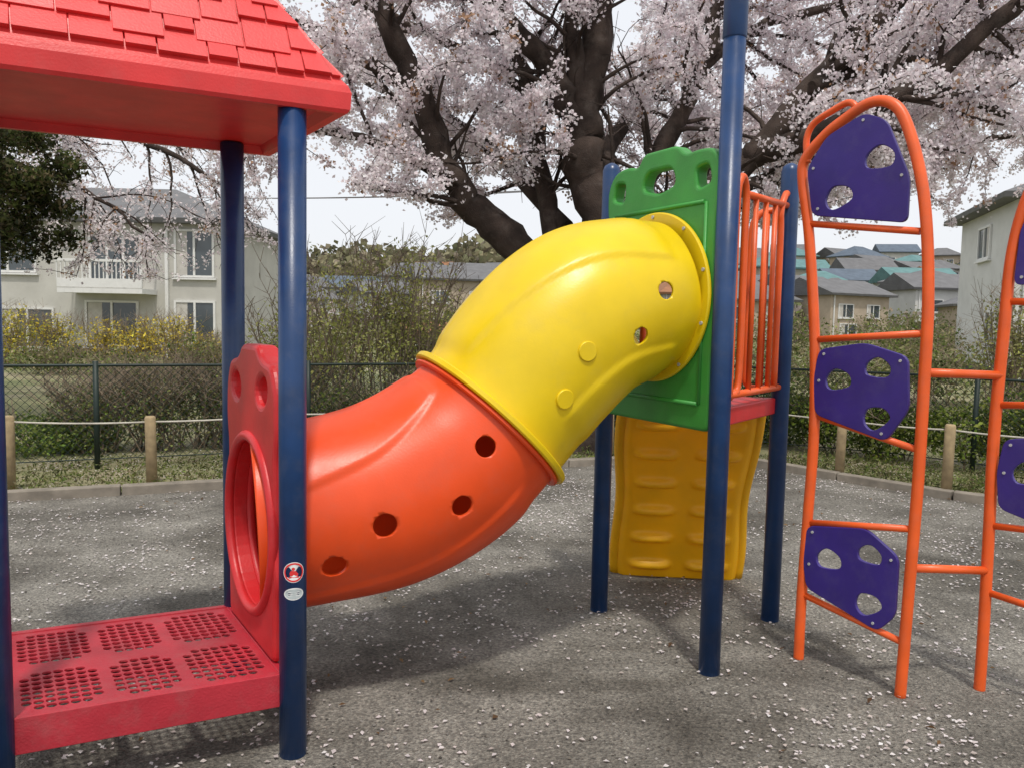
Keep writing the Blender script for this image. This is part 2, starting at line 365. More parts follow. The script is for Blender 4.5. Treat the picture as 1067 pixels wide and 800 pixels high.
# roof
g=MB(); cen=(E+D+Fr+Gr)/4; ze=2.165
Cn=[E+e1*.17-e2*.055, D+e1*.17+e2*.055, Gr-e1*.17+e2*.055, Fr-e1*.17-e2*.055]
Cn=[Vector((c.x,c.y,0)) for c in Cn]; cn3=Vector((cen.x,cen.y,0)); apex=Vector((cen.x,cen.y,3.12))
def rect(sc,z): return [cn3+(c-cn3)*sc+Vector((0,0,z)) for c in Cn]
prof=[(.90,ze+.03),(.93,ze),(.985,ze),(1.0,ze+.012),(1.005,ze+.065),(.99,ze+.088),(.965,ze+.105)]
rings=[rect(a,b) for a,b in prof]
for k in range(len(rings)-1):
    for i in range(4):
        j=(i+1)%4; g.add([rings[k][i],rings[k][j],rings[k+1][j],rings[k+1][i]],[(0,1,2,3)])
g.add(rings[0],[(0,1,2,3)]); 
base=rings[-1]
for i in range(4): g.add([base[i],base[(i+1)%4],apex],[(0,1,2)])
rows=10
for i in range(4):
    p0,p1=base[i],base[(i+1)%4]; nn=(p1-p0).cross(apex-p0).normalized()
    if nn.z<0: nn=-nn
    for r in range(rows):
        v0=r/rows; v1=(r+1.02)/rows
        u=-random.random()*.12
        while u<1:
            wd=random.choice([.085,.11,.14])/(p1-p0).length*1.0; ua,ub=u+.002,u+wd; u=u+wd+.002
            dv=random.choice([0,0,.03,.045]) if r>0 else random.choice([0,.02]); va=v0-dv if r>0 else v0+dv*.5
            vb=min(v1,.98)
            def pt(uu,vv,h):
                lo,hi=vv/2,1-vv/2; uu=min(max(uu,lo),hi)
                a_=p0.lerp(apex,vv); b_=p1.lerp(apex,vv); tt=0 if hi-lo<1e-6 else (uu-lo)/(hi-lo); return a_.lerp(b_,tt)+nn*h
            if ub<va/2 or ua>1-va/2: continue
            hb=.012+random.random()*.010
            vs=[pt(ua,va,-.002),pt(ub,va,-.002),pt(ub,vb,-.002),pt(ua,vb,-.002),pt(ua,va,hb),pt(ub,va,hb),pt(ub,vb,.005),pt(ua,vb,.005)]
            if (vs[0]-vs[1]).length<.012: continue
            g.add(vs,[(0,1,2,3),(4,5,6,7),(0,1,5,4),(1,2,6,5),(2,3,7,6),(3,0,4,7)])
ro_=g.build('shingled_roof',[M_roof],ph,.007)
bm=bmesh.new(); bm.from_mesh(ro_.data); bmesh.ops.recalc_face_normals(bm,faces=bm.faces); bm.to_mesh(ro_.data); bm.free()

# ------------------------------------------------------------ climbing tower
A=Vector((.88,3.35));B=Vector((1.35,3.99));C=Vector((.48,4.08))
tw=empty('climbing_tower',(.9,3.8,0)); g=MB()
g.tube([(A.x,A.y,-.02),(A.x,A.y,2.68)],.0455,28); g.tube([(A.x,A.y,2.66),(A.x,A.y,2.67),(A.x,A.y,3.7)],[.044,.049,.049],28)
for q in (B,C): g.tube([(q.x,q.y,-.02),(q.x,q.y,2.26),(q.x,q.y,2.285),(q.x,q.y,2.30)],[.0445,.0445,.036,.012],28)
g.build('posts',[M_blue],tw)
g=MB()
ctr=(A+B+C)/3
tri=[Vector((q.x,q.y,0)).lerp(Vector((ctr.x,ctr.y,0)),.04) for q in (A,B,C)]
g.add([v+Vector((0,0,1.065)) for v in tri]+[v+Vector((0,0,1.145)) for v in tri],[(0,2,1),(3,4,5),(0,1,4,3),(1,2,5,4),(2,0,3,5)])
g.build('deck',[M_red],tw,.006)
eg=(A-C).normalized(); Lg=(A-C).length
cz=1.62; m=Lg/2
out=[(.035,1.045),(Lg-.03,1.045),(Lg-.03,1.35),(Lg-.01,1.5),(Lg-.03,1.65),(Lg-.03,1.95),(Lg,2.05),(Lg-.01,2.16),(Lg-.06,2.24),(Lg-.16,2.25),(Lg-.24,2.24),(m+.12,2.29),(m-.12,2.29),(.26,2.23),(.17,2.25),(.07,2.23),(.02,2.15),(.02,2.05),(.045,1.95),(.045,1.65),(.02,1.5),(.045,1.35)]
panel('green_panel',rounded(out,.04,4),[circ(m,cz,.30,.30,48),
   rounded([(.07,2.10),(.155,2.08),(.165,2.17),(.09,2.18)],.025),rounded([(m-.12,2.12),(m,2.09),(m+.12,2.12),(m+.09,2.2),(m-.09,2.2)],.04),
   rounded([(Lg-.07,2.10),(Lg-.155,2.08),(Lg-.165,2.17),(Lg-.09,2.18)],.025)],.07,.015,(C.x,C.y,0),eg,M_green,tw)
eg3=Vector((eg.x,eg.y,0)); nG=eg3.cross(Vector((0,0,1)))
if nG.x>0: nG=-nG
g=MB(); cG=Vector((C.x,C.y,cz))+eg3*m
for zz in (1.16,2.02): 
    g.tube([Vector((C.x,C.y,zz))+eg3*.1+nG*.036,Vector((C.x,C.y,zz))+eg3*(Lg-.1)+nG*.036],.010,8)
for uu in (.09,Lg-.09): g.tube([Vector((C.x,C.y,1.16))+eg3*uu+nG*.036,Vector((C.x,C.y,2.02))+eg3*uu+nG*.036],.008,8)
g.build('panel_ribs',[M_green],tw)
er=(B-A).normalized(); er3=Vector((er.x,er.y,0)); Lr=(B-A).length
def AB(u,z,o_=0): return Vector((A.x,A.y,z))+er3*u
g=MB(); rr=.0165
g.tube(smooth_path([AB(.10,1.18),AB(.10,1.6),AB(.10,2.02),AB(.13,2.12),AB(.17,2.13),AB(.205,2.06),AB(.205,1.9),AB(.205,1.3),AB(.16,1.2)],6),rr,12)
g.tube([AB(.205,2.07),AB(Lr-.04,2.09)],rr,12); g.tube([AB(.06,1.20),AB(Lr-.04,1.20)],rr,12)
for u in (.33,.46,.59): g.tube([AB(u,1.20),AB(u,2.07)],.013,10)
g.tube(smooth_path([AB(Lr-.11,1.20),AB(Lr-.11,1.9),AB(Lr-.12,2.05),AB(Lr-.06,2.14),AB(Lr-.03,2.14)],6),rr,12)
# grab bars framing the climber entry on side B-C
eb=(B-C).normalized(); eb3=Vector((eb.x,eb.y,0)); Lb=(B-C).length
def CB(u,z): return Vector((C.x,C.y,z))+eb3*u
for s_ in (0,1):
    q=lambda u: u if s_==0 else Lb-u
    g.tube(smooth_path([CB(q(.03),1.20),CB(q(.16),1.20),CB(q(.18),1.35),CB(q(.18),1.9),CB(q(.14),2.05),CB(q(.03),2.07)],6),rr,12)
    g.tube([CB(q(.10),1.20),CB(q(.10),2.06)],.012,10)
g.build('guard_rail',[M_or2],tw)

# ------------------------------------------------------------ tube slide
tb=empty('tube_slide',(0,3.4,0))
P0=Vector((-.97,3.05,0)); ex=Vector((.93,.365,0)).normalized(); nC=Vector((ex.y,-ex.x,0))
raw=[(-.03,.72,.350),(.2,.733,.355),(.5,.79,.375),(.74,.905,.380),(.93,1.07,.368),(1.15,1.34,.385),(1.35,1.515,.385),(1.57,1.595,.362),(1.76,1.63,.335)]
cr=smooth_path([Vector(p) for p in raw],16)
pts=[P0+ex*p.x+Vector((0,0,p.y)) for p in cr]; rads=[p.z for p in cr]
def frame(i):
    a=pts[max(i-1,0)];b=pts[min(i+1,len(pts)-1)];t=(b-a).normalized(); up=(nC.cross(t)); 
    if up.z<0: up=-up
    return t,up.normalized()
def sstep(a,b,x): x=max(0,min(1,(x-a)/(b-a))); return x*x*(3-2*x)
def segmesh(i0,i1,name,mat,kind):
    n=180; vs=[];k=i1-i0+1
    for i in range(i0,i1+1):
        t,up=frame(i); f=(i-i0)/(i1-i0)
        for j in range(n):
            a=2*math.pi*j/n   # 0 = camera side, pi/2 = up
            r=rads[i]
            d=math.degrees(math.atan2(math.sin(a),math.cos(a)))
            if kind=='o':
                b1=sstep(0,3,d-(16+44*f))*(1-sstep(0,3,d-(150-40*f)))
                r+=.011*b1*sstep(.04,.08,f)*(1-sstep(.86,.92,f))
                b2=sstep(0,3,-d-24-26*(1-f))*(1-sstep(0,3,-d-120))
                r+=.010*b2*sstep(.05,.09,f)*(1-sstep(.84,.91,f))
            else:
                b1=sstep(0,3,d-(60-40*f))*(1-sstep(0,3,d-(140-30*f)))
                r+=.011*b1*sstep(.08,.13,f)*(1-sstep(.82,.88,f))
                b2=sstep(0,3,-d-14-22*f)*(1-sstep(0,3,-d-120))
                r+=.010*b2*sstep(.10,.15,f)*(1-sstep(.78,.86,f))
            r+=.0045*math.exp(-((math.degrees(a)-90)/1.6)**2)+.0045*math.exp(-((math.degrees(a)-270)/1.6)**2)
            vs.append(pts[i]+(nC*math.cos(a)+up*math.sin(a))*r)
    fs=[(i*n+j,i*n+(j+1)%n,(i+1)*n+(j+1)%n,(i+1)*n+j) for i in range(k-1) for j in range(n)]
    g=MB(); g.add(vs,fs,0,True); ob=g.build(name,[mat],tb)
    bm=bmesh.new(); bm.from_mesh(ob.data); bmesh.ops.recalc_face_normals(bm,faces=bm.faces)
    f0=bm.faces[:]; c0=f0[10].calc_center_median(); 
    if (c0-pts[i0]).dot(f0[10].normal)<0: bmesh.ops.reverse_faces(bm,faces=f0)
    bm.to_mesh(ob.data); bm.free()
    md=ob.modifiers.new('s','SOLIDIFY'); md.thickness=.012; md.offset=-1
    return ob
J=64
o1=segmesh(0,J,'orange_tube_section',M_orange,'o'); o2=segmesh(J,len(pts)-1,'yellow_tube_section',M_yellow,'y')
def surf(t,z):
    best=min(range(len(cr)),key=lambda i:(cr[i].x-t)**2+(cr[i].y-z)**2)
    tt,up=frame(best); off_=Vector((t,z))-Vector((cr[best].x,cr[best].y))
    ul=Vector((up.dot(ex),up.z)); wv=off_.dot(ul); r=rads[best]
    wv=max(-r*.95,min(r*.95,wv)); dr=(nC*math.sqrt(r*r-wv*wv)+up*wv).normalized()
    return pts[best]+dr*r,dr
def cutters(lst,target):
    g=MB()
    for t,z,rad in lst:
        p,d=surf(t,z); g.tube([p-d*.10,p+d*.08],rad,28)
    c=g.build('cut',[M_red])
    for p in c.data.polygons: p.use_smooth=False
    bm=bmesh.new(); bm.from_mesh(c.data); bmesh.ops.remove_doubles(bm,verts=bm.verts,dist=1e-6); bmesh.ops.recalc_face_normals(bm,faces=bm.faces); bm.to_mesh(c.data); bm.free()
    md=target.modifiers.new('bo','BOOLEAN'); md.object=c; md.operation='DIFFERENCE'; md.solver='EXACT'
    dg=bpy.context.evaluated_depsgraph_get(); me=bpy.data.meshes.new_from_object(target.evaluated_get(dg))
    target.modifiers.clear(); target.data=me; bpy.data.objects.remove(c)
cutters([(.79,1.02,.041),(.70,.80,.041),(.42,.75,.045),(.24,.60,.045)],o1)
cutters([(1.58,1.64,.037),(1.46,1.45,.037)],o2)
for t,z,rad in ((1.21,1.39,.040),(1.12,1.20,.040)):
    p,d=surf(t,z); g=MB(); g.tube([p-d*.01,p+d*.004,p+d*.007],[rad,rad,rad*.92],28); g.build('moulded_plug',[M_yellow],tb)
def ringband(i,r0,r1,th,mat,name,shift=0,dirv=None,upv=None,ctr=None):
    t,up=frame(i) if dirv is None else (dirv,upv); c=(pts[i] if ctr is None else ctr)+t*shift; side=t.cross(up).normalized(); n=80
    prof=[(r0,-th/2),(r1-.006,-th/2),(r1,-th/2+.006),(r1,th/2-.006),(r1-.006,th/2),(r0,th/2)]
    vs=[]; 
    for k in range(n):
        a=2*math.pi*k/n; d=side*math.cos(a)+up*math.sin(a)
        for r,h in prof: vs.append(c+d*r+t*h)
    m_=len(prof); fs=[(k*m_+q,k*m_+(q+1)%m_,((k+1)%n)*m_+(q+1)%m_,((k+1)%n)*m_+q) for k in range(n) for q in range(m_)]
    g=MB(); g.add(vs,fs,0,True); ob=g.build(name,[mat],tb)
    bm=bmesh.new(); bm.from_mesh(ob.data); bmesh.ops.recalc_face_normals(bm,faces=bm.faces); bm.to_mesh(ob.data); bm.free()
    md=ob.modifiers.new('e','EDGE_SPLIT'); md.split_angle=math.radians(40)
    return ob
rj=rads[J]
ringband(J,rj-.012,rj+.044,.030,M_yellow,'yellow_joint_flange',.016); ringband(J,rj-.012,rj+.028,.020,M_orange,'orange_joint_flange',-.010)
ringband(0,.30,.385,.02,M_yellow,'end_flange',0,-nG,Vector((0,0,1)),cG+nG*.047)
ringband(0,.30,.375,.02,M_orange,'lower_end_flange',0,ex,Vector((0,0,1)),pts[0]+ex*.075)
g=MB()
for k in range(10):
    a=2*math.pi*(k+.5)/10; p=cG+nG*.057+(eg3*math.cos(a)+Vector((0,0,math.sin(a))))*.365; g.tube([p,p+nG*.006],.008,10)
g.build('flange_bolts',[M_steel],tb)

# ------------------------------------------------------------ yellow step climber behind the tower
cl=empty('step_climber',(.95,4.4,0))
top0=Vector((.60,4.15,0)); top1=Vector((1.30,4.08,0)); ac=(top1-top0).normalized(); bk=Vector((-ac.y,ac.x,0)); Wc=(top1-top0).length
nrow,ncol=110,44; vs=[];
def cprof(v):
    z=1.06*(1-v); b=.04+.50*(v**.8)+.03*math.sin(v*math.pi); return b,z
for i in range(nrow+1):
    v=i/nrow; b,z=cprof(v)
    b2_,z2=cprof(min(1,v+.01)); b1_,z1=cprof(max(0,v-.01)); tv=Vector((0,b2_-b1_,z2-z1)).normalized(); nv=Vector((0,tv.z,-tv.y))
    ph_=(v*6)%1
    for j in range(ncol+1):
        u=j/ncol; wv=1+.03*math.sin(v*9)
        bump=0
        for c_ in (.27,.73):
            du=(u-c_)/.17
            if abs(du)<1 and .04<v<.97:
                s_=math.exp(-((ph_-.5)/.12)**2); bump+=s_*(1-du**4)*.045
        side=max(0,(abs(u-.5)-.44)/.06)
        p=top0+ac*((u-.5)*Wc*wv+Wc/2)+bk*(b+nv.y*bump)+Vector((0,0,z+nv.z*bump))
        if side>0: p+= bk*.05*side
        vs.append(p)
fs=[(i*(ncol+1)+j,i*(ncol+1)+j+1,(i+1)*(ncol+1)+j+1,(i+1)*(ncol+1)+j) for i in range(nrow) for j in range(ncol)]
g=MB(); g.add(vs,fs,0,True)
for u in (0,1):
    g.tube([top0+ac*(u*Wc)+bk*(cprof(k/20)[0]+.06)+ac*((u-.5)*.03*math.sin(k/20*9)*Wc)+Vector((0,0,cprof(k/20)[1])) for k in range(21)],.038,12)
ob=g.build('moulded_climber_body',[M_clim],cl); md=ob.modifiers.new('s','SOLIDIFY'); md.thickness=.01

# ------------------------------------------------------------ ladder climbers
def ladder(loc,e,name,leg,rungs,pans,handle=None,extra=None):
    em=empty(name,(loc[0],loc[1],0)); e3=Vector((e[0],e[1],0)).normalized(); nn=e3.cross(Vector((0,0,1)))
    if nn.y>0: nn=-nn
    def W(u,z,o_=0): return Vector((loc[0],loc[1],z))+e3*u+nn*o_
    g=MB()
    g.tube([W(u,z) for u,z in [(p.x,p.y) for p in smooth_path([(a,b,0) for a,b in leg],7)]],.0225,16)
    for a,b in rungs: g.tube([W(*a),W(*b)],.0145,12)
    if handle: g.tube([W(p.x,p.y) for p in smooth_path([(a,b,0) for a,b in handle],7)],.0145,12)
    if extra:
        for a,b in extra: g.tube([a,b],.0175,12)
    g.build('frame',[M_or2],em)
    g=MB()
    for k,(o_,hs) in enumerate(pans):
        org=W(0,0,.012); panel('grip_board_%d'%(k+1),rounded(o_,.035,5),[round_poly(h,5) for h in hs],.018,.003,(org.x,org.y,0),e3,M_purple,em)
        cx=sum(p[0] for p in o_)/len(o_);cy=sum(p[1] for p in o_)/len(o_)
        for (x,y) in o_[::2]:
            p=W(cx+(x-cx)*.86,cy+(y-cy)*.86,.020); g.tube([p,p+nn*.005],.006,10)
    g.build('bolts',[M_steel],em)
def trih(cx,cz,s,rot=0):
    s*=1.25
    return [(cx+s*math.cos(a+rot),cz+s*.9*math.sin(a+rot)) for a in (math.pi/2,math.pi/2+1.2,math.pi/2+2.2,math.pi/2+3.1+.9,math.pi/2+5.0)]
eL=(.627,-.779)
legs=[(0,-.02),(.0,.3),(.01,.65),(.02,1.04),(.0,1.46),(-.05,1.9),(-.095,2.15),(-.085,2.24),(-.0,2.325),(.08,2.375),(.19,2.425),(.28,2.41),(.345,2.33),(.415,2.12),(.455,1.89),(.477,1.6),(.48,1.3),(.48,.9),(.47,.45),(.46,-.02)]
pt=[(-.065,2.19),(.02,2.315),(.185,2.385),(.28,2.34),(.385,2.10),(.385,1.92),(-.03,1.985)]
pm=[(.035,1.405),(.24,1.44),(.42,1.39),(.435,1.18),(.35,1.04),(.03,1.12),(.015,1.27)]
pb=[(.02,.62),(.29,.665),(.43,.575),(.43,.33),(.36,.245),(.03,.34),(.01,.45)]
M1=Vector((1.99,3.24)); L1=Vector((1.33,3.52)); e3=Vector((eL[0],eL[1]))
def WL(o_,u,z): q=o_+e3.normalized()*u; return Vector((q.x,q.y,z))
ladder(L1,eL,'ladder_climber',legs,[((-.06,1.955),(.43,1.885)),((.0,1.445),(.48,1.485)),((.02,1.115),(.48,1.02)),((.01,.63),(.47,.70)),((.0,.30),(.465,.225))],
  [(pt,[trih(.26,2.19,.048),trih(.09,2.05,.048,.5)]),(pm,[trih(.13,1.275,.045,.3),trih(.30,1.335,.042),trih(.305,1.13,.045,.8)]),(pb,[trih(.13,.49,.045,.2),trih(.31,.555,.04),trih(.315,.345,.045,.7)])],
  [(-.075,2.22),(-.085,2.32),(-.055,2.385),(.03,2.425),(.10,2.445),(.135,2.42),(.12,2.395)],
  [(WL(L1,.47,.54),WL(M1,0,.51)),(WL(L1,.48,1.33),WL(M1,0,1.32))])
legs2=[(0,-.02),(0,.3),(-.005,.7),(-.01,1.09),(.0,1.5),(.01,1.8),(.05,2.02),(.12,2.16),(.24,2.2),(.36,2.12),(.43,1.95),(.47,1.6),(.48,1.2),(.47,.5),(.46,-.02)]
pt2=[(.04,1.9),(.12,2.10),(.25,2.15),(.35,2.07),(.43,1.85),(.40,1.72),(.03,1.68)]
pm2=[(x,z-.34) for x,z in pm]
ladder(M1,eL,'ladder_climber',legs2,[((.01,1.62),(.46,1.60)),((0,1.20),(.48,1.24)),((0,.70),(.47,.74)),((0,.42),(.47,.38))],
  [(pt2,[trih(.15,1.85,.045),trih(.30,1.92,.045,.5)]),(pm2,[trih(.13,.935,.045,.3),trih(.30,.995,.042),trih(.305,.79,.045,.8)])])

# ------------------------------------------------------------ cherry trees
def tree(name,base,limbs,seed,n_sec=1.0,zmin=2.7,density=1.0,pal=None,bsize=(.030,.050),up=.25,tlen=1.0,per=13,sag=.03,clear=.0):
    rd=random.Random(seed); em=empty(name,(base[0],base[1],0)); g=MB(); bl=[]; thick=[]
    def wander(p,d,l,n,wob,sag=0):
        out=[Vector(p)]; d=Vector(d).normalized()
        for i in range(n):
            d=(d+Vector((rd.gauss(0,wob),rd.gauss(0,wob),rd.gauss(0,wob)-sag))).normalized(); q=out[-1]+d*l/n
            if q.z<zmin: q.z=zmin+rd.random()*.1; d.z=abs(d.z)*.5
            out.append(q)
        return out
    for lp,r0,r1 in limbs:
        P=smooth_path(lp,6); k=len(P)
        P=[p+Vector((rd.gauss(0,.028),rd.gauss(0,.028),0))*(1 if i>2 else 0) for i,p in enumerate(P)]
        rs=[(r0+(r1-r0)*(i/(k-1)))*(1+rd.uniform(-.10,.10)) for i in range(k)]
        for p,r in zip(P,rs):
            if r>.085 and p.z<5.6: thick.append((p,r))
        g.tube(P,rs,14)
        L=sum((P[i+1]-P[i]).length for i in range(k-1)); ns=int(L*3.7*n_sec)
        for s_ in range(ns):
            f=rd.uniform(.18,1); idx=min(k-2,int(f*(k-1))); p=P[idx]
            if p.z<zmin: continue
            t=(P[idx+1]-P[idx]).normalized(); d=Vector((rd.gauss(0,1),rd.gauss(0,1),rd.gauss(up,.7)))
            d=(d-t*d.dot(t)).normalized()+t*.7
            l=rd.uniform(.7,1.9)*(1.15-.4*f)*tlen; Q=wander(p,d,l,7,.16,sag*.5); rr=min(rs[idx]*.45,.03)
            g.tube(Q,[rr*(1-.8*i/7)+.003 for i in range(8)],5,cap=False)
            for q in range(1,8):
                for _ in range(int(2.9*density+.5)): bl.append(Q[q].lerp(Q[q-1],rd.random()))
                if rd.random()<.85:
                    tl=rd.uniform(.25,.75)*tlen; dd=Vector((rd.gauss(0,1),rd.gauss(0,1),rd.gauss(.1,.7))).normalized()+(Q[q]-Q[q-1]).normalized()*.7
                    T=wander(Q[q],dd,tl,4,.2,sag); g.tube(T,[.007,.006,.005,.004,.003],3,cap=False)
                    nb=int(tl/.048*density)
                    for _ in range(nb):
                        i=rd.randrange(4); bl.append(T[i].lerp(T[i+1],rd.random()))
    g.build('trunk_and_branches',[M_bark],em)
    bl=np.array([tuple(b) for b in bl])
    if clear>0 and thick:   # blossoms sit on thin twigs, not against the big limbs
        ok=np.ones(len(bl),bool)
        for p,r in thick:
            dd=np.linalg.norm(bl-np.array(tuple(p)),axis=1); ok&= ~((dd<r+clear*(.6+2.4*r))&(rng.random(len(bl))<.8))
        bl=bl[ok]
    n=len(bl); cs=rng.uniform(.5,1.3,n)
    P=np.repeat(bl,per,axis=0)+rng.normal(size=(n*per,3))*np.repeat(cs,per)[:,None]*.048
    S=rng.uniform(*bsize,n*per)
    tone=np.repeat(rng.uniform(.84,1.08,n),per)[:,None]
    C_=mixcols(n*per,pal or [(.91,.85,.87),(.88,.79,.82),(.95,.92,.93),(.82,.72,.75)],.05)*tone
    ti=np.repeat(rng.random(n)<.035,per); C_[ti]=np.array((.45,.28,.18))
    cloud('blossoms',P,S,C_,M_blos,em,0,.9)
    return len(bl)
limbs=[
 ([(.85,9.3,-.05),(.88,9.3,.5),(.92,9.3,1.2),(1.02,9.3,2.45),(.80,9.3,3.3),(.75,9.3,3.9),(.92,9.35,5.3),(1.1,9.5,7.5)],.34,.14),
 ([(.80,9.3,.9),(.55,9.2,1.6),(.18,9.1,2.17),(-.35,9,2.65),(-.75,8.9,3.1),(-1.05,8.8,4.0),(-1.5,8.7,4.9),(-1.8,8.5,7)],.25,.09),
 ([(.6,9.25,1.6),(.42,9.6,2.7),(.13,10,4.3),(-.2,10.2,5.5),(-.5,10.4,7)],.14,.06),
 ([(.76,9.3,3.5),(.45,9.2,4.2),(-.05,9,4.7),(-.7,8.8,5.3),(-2,8.4,6.2)],.15,.06),
 ([(.78,9.3,3.6),(.6,9.1,4.6),(.45,9,5.6),(.3,8.8,7)],.12,.05),
 ([(1.0,9.3,2.0),(1.35,9.4,2.8),(1.75,9.6,3.6),(2.15,9.8,4.5),(2.5,10,5.6),(3,10,7.5)],.15,.06),
 ([(1.0,9.3,1.5),(1.5,9.25,2.2),(2.05,9.2,2.85),(2.7,9.1,3.45),(3.4,9,4.3),(4.3,8.9,5.3),(5.5,8.7,6.8)],.19,.08),
 ([(2.6,9.1,3.4),(3.25,8.6,3.55),(4.2,8.3,4.1),(5.2,8,5.0),(7,7.6,6.5)],.13,.06),
 ([(4.0,8.3,4.0),(4.8,8.5,3.85),(5.5,8.6,3.6),(6.5,8.5,3.3)],.055,.025),
 ([(3.2,8.9,4.1),(4.2,9.3,4.5),(5.6,9.6,4.7),(7.2,9.6,4.9)],.07,.03),
 ([(-.7,8.9,3.0),(-1.5,8.6,3.35),(-2.3,8.3,3.45),(-3.2,8,3.6)],.06,.025),
 ([(-1.05,8.8,3.9),(-2.3,8.3,4.5),(-3.8,7.8,5.0),(-5.5,7.4,5.5)],.08,.03),
 ([(.9,9.3,3.2),(1.6,11,4.4),(2.5,13,5.6),(3,15,7)],.11,.04),
 ([(.6,9.5,2.6),(-.6,11,4.0),(-2,13,5.0),(-3,15,6)],.11,.04),
 ([(1.9,9.25,2.75),(3.5,10.4,3.5),(5.5,11.5,4.0),(8,12,4.5)],.10,.03),
 ([(1.5,9.25,2.3),(2.4,10.8,3.4),(3.8,12.6,4.2),(5.5,14.5,5)],.10,.03),
 ([(2.2,9.9,4.6),(3.2,10.6,5.4),(5,11.3,6),(7,12,6.6)],.08,.03),
 ([(0.1,10,4.3),(-1.2,10.6,5.2),(-2.6,11,5.8),(-4.2,11.5,6.2)],.07,.03),
 ([(4.2,10.8,3.7),(5.6,10.6,4.6),(7.0,10.2,5.4)],.06,.02),
]
nb1=tree('cherry_tree',(.85,9.3),limbs,3,1.0,2.75,1.25,clear=.36)
limbs2=[([(-10.5,13.5,0),(-10.4,13.5,1.8),(-10.0,13.4,3.2),(-9.6,13.3,5)],.25,.12),
 ([(-10.2,13.4,2.6),(-8.6,12.9,3.9),(-6.9,12.4,4.4),(-5.2,12,3.9),(-4.2,11.8,3.3)],.11,.02),
 ([(-10.0,13.4,3.2),(-8.0,13.5,4.7),(-6,13.5,4.9),(-4.2,13.4,4.3)],.11,.02),
 ([(-10.2,13.4,2.4),(-9.0,12.4,3.4),(-7.8,11.8,3.7),(-6.0,11.3,3.2),(-5.0,11.1,2.5)],.07,.015)]
nb2=tree('cherry_tree',(-10.5,13.5),limbs2,11,1.0,2.0,.34,up=-.3,sag=.10)

# ------------------------------------------------------------ evergreen on the left
def blob_points(n,ells,shell=.55):
    pts_=[]
    wts=np.array([a*b*c for _,(a,b,c) in ells])**.67; wts/=wts.sum()
    for (c,rr),wn in zip(ells,wts):
        k=int(n*wn); d=rng.normal(size=(k,3)); d/=np.linalg.norm(d,axis=1)[:,None]; r=(shell+(1-shell)*rng.random((k,1))**.6)
        lump=1+.3*np.array([mnoise.noise(Vector((float(x[0]*2.6+c[0]),float(x[1]*2.6+c[1]),float(x[2]*2.6+c[2])))) for x in d])[:,None]
        pts_.append(np.array(c)+d*r*np.array(rr)*lump)
    return np.concatenate(pts_)
ev=empty('evergreen_tree',(-7.6,10,0)); g=MB()
g.tube(smooth_path([(-7.9,10,0),(-7.8,10,1.2),(-7.6,10,2.2),(-7.4,10,3.4)],5),[.16]*8+[.12]*8,10)
for d in [(-.9,0,.8),(1.0,.2,.6),(.3,.5,1.2),(.9,-.4,.2)]: g.tube([(-7.6,10,2.2),(-7.6+d[0]*.6,10+d[1]*.6,2.2+d[2]*.7),(-7.6+d[0],10+d[1],2.3+d[2])],[.07,.05,.02],8)
g.build('trunk',[M_bark],ev)
rd=random.Random(21); ells=[((-7.5,10,3.2),(1.3,1.2,.9)),((-6.3,9.8,3.0),(.6,.7,.5))]
for _ in range(46):
    a=rd.uniform(0,6.28); q=rd.uniform(.35,1); ells.append(((-6.6+1.25*q*math.cos(a),9.8+rd.uniform(-.6,.5),2.95+.9*q*math.sin(a)),(rd.uniform(.18,.38),)*2+(rd.uniform(.13,.26),)))
P=blob_points(28000,ells,.15)
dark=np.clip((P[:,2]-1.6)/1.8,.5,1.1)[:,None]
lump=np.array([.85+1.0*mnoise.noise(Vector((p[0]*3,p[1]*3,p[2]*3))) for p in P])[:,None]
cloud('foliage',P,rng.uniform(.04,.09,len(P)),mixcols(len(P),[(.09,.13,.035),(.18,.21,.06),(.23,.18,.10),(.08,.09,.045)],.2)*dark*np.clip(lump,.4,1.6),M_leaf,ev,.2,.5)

# ------------------------------------------------------------ shrubs and hedge
M_twig=plastic('twig_bark',(.22,.17,.12),.9,.25,.3)
def bush(name,ells,n,size,pal,shell=.3,stems=0,seed=1,hstem=1.0):
    rd=random.Random(seed); c0=ells[0][0]; em=empty(name,(c0[0],c0[1],0)); P=blob_points(n,ells,shell); P=P[P[:,2]>.01]
    cl_=np.array([.6+.75*(mnoise.noise(Vector((float(p[0]*3),float(p[1]*3),float(p[2]*3))))+.6) for p in P])[:,None]
    cloud('foliage',P,rng.uniform(size*.7,size*1.3,len(P)),mixcols(len(P),pal,.15)*cl_,M_leaf,em,.3,.6)
    g=MB()
    for _ in range(max(3,stems)):
        c,rr=rd.choice(ells); x=c[0]+rd.uniform(-.5,.5)*rr[0]; y=c[1]+rd.uniform(-.4,.4)*rr[1]; tx=c[0]+rd.uniform(-1,1)*rr[0]; ty=c[1]+rd.uniform(-1,1)*rr[1]; tz=c[2]+rr[2]*rd.uniform(.5,1.0)*hstem
        a=Vector((x,y,0));b=Vector((tx,ty,tz)); mid=a.lerp(b,.5)+Vector((rd.gauss(0,.06),rd.gauss(0,.06),.1)); pp=smooth_path([a,mid,b],4)
        g.tube(pp,[.010*(1-.75*i/(len(pp)-1)) for i in range(len(pp))],5,cap=False)
        for i in range(3,len(pp)):
            for _2 in range(2):
                q=pp[i]+Vector((rd.gauss(0,.14),rd.gauss(0,.14),rd.uniform(.05,.28))); g.tube([pp[i],q],[.004,.002],3,cap=False)
    g.build('stems',[M_twig],em)
GR=[(.09,.15,.03),(.15,.21,.04),(.22,.26,.07),(.07,.10,.025)]; DRY=[(.20,.19,.08),(.31,.26,.16),(.13,.15,.06)]; YG=[(.42,.44,.12),(.32,.36,.10),(.50,.48,.18)]
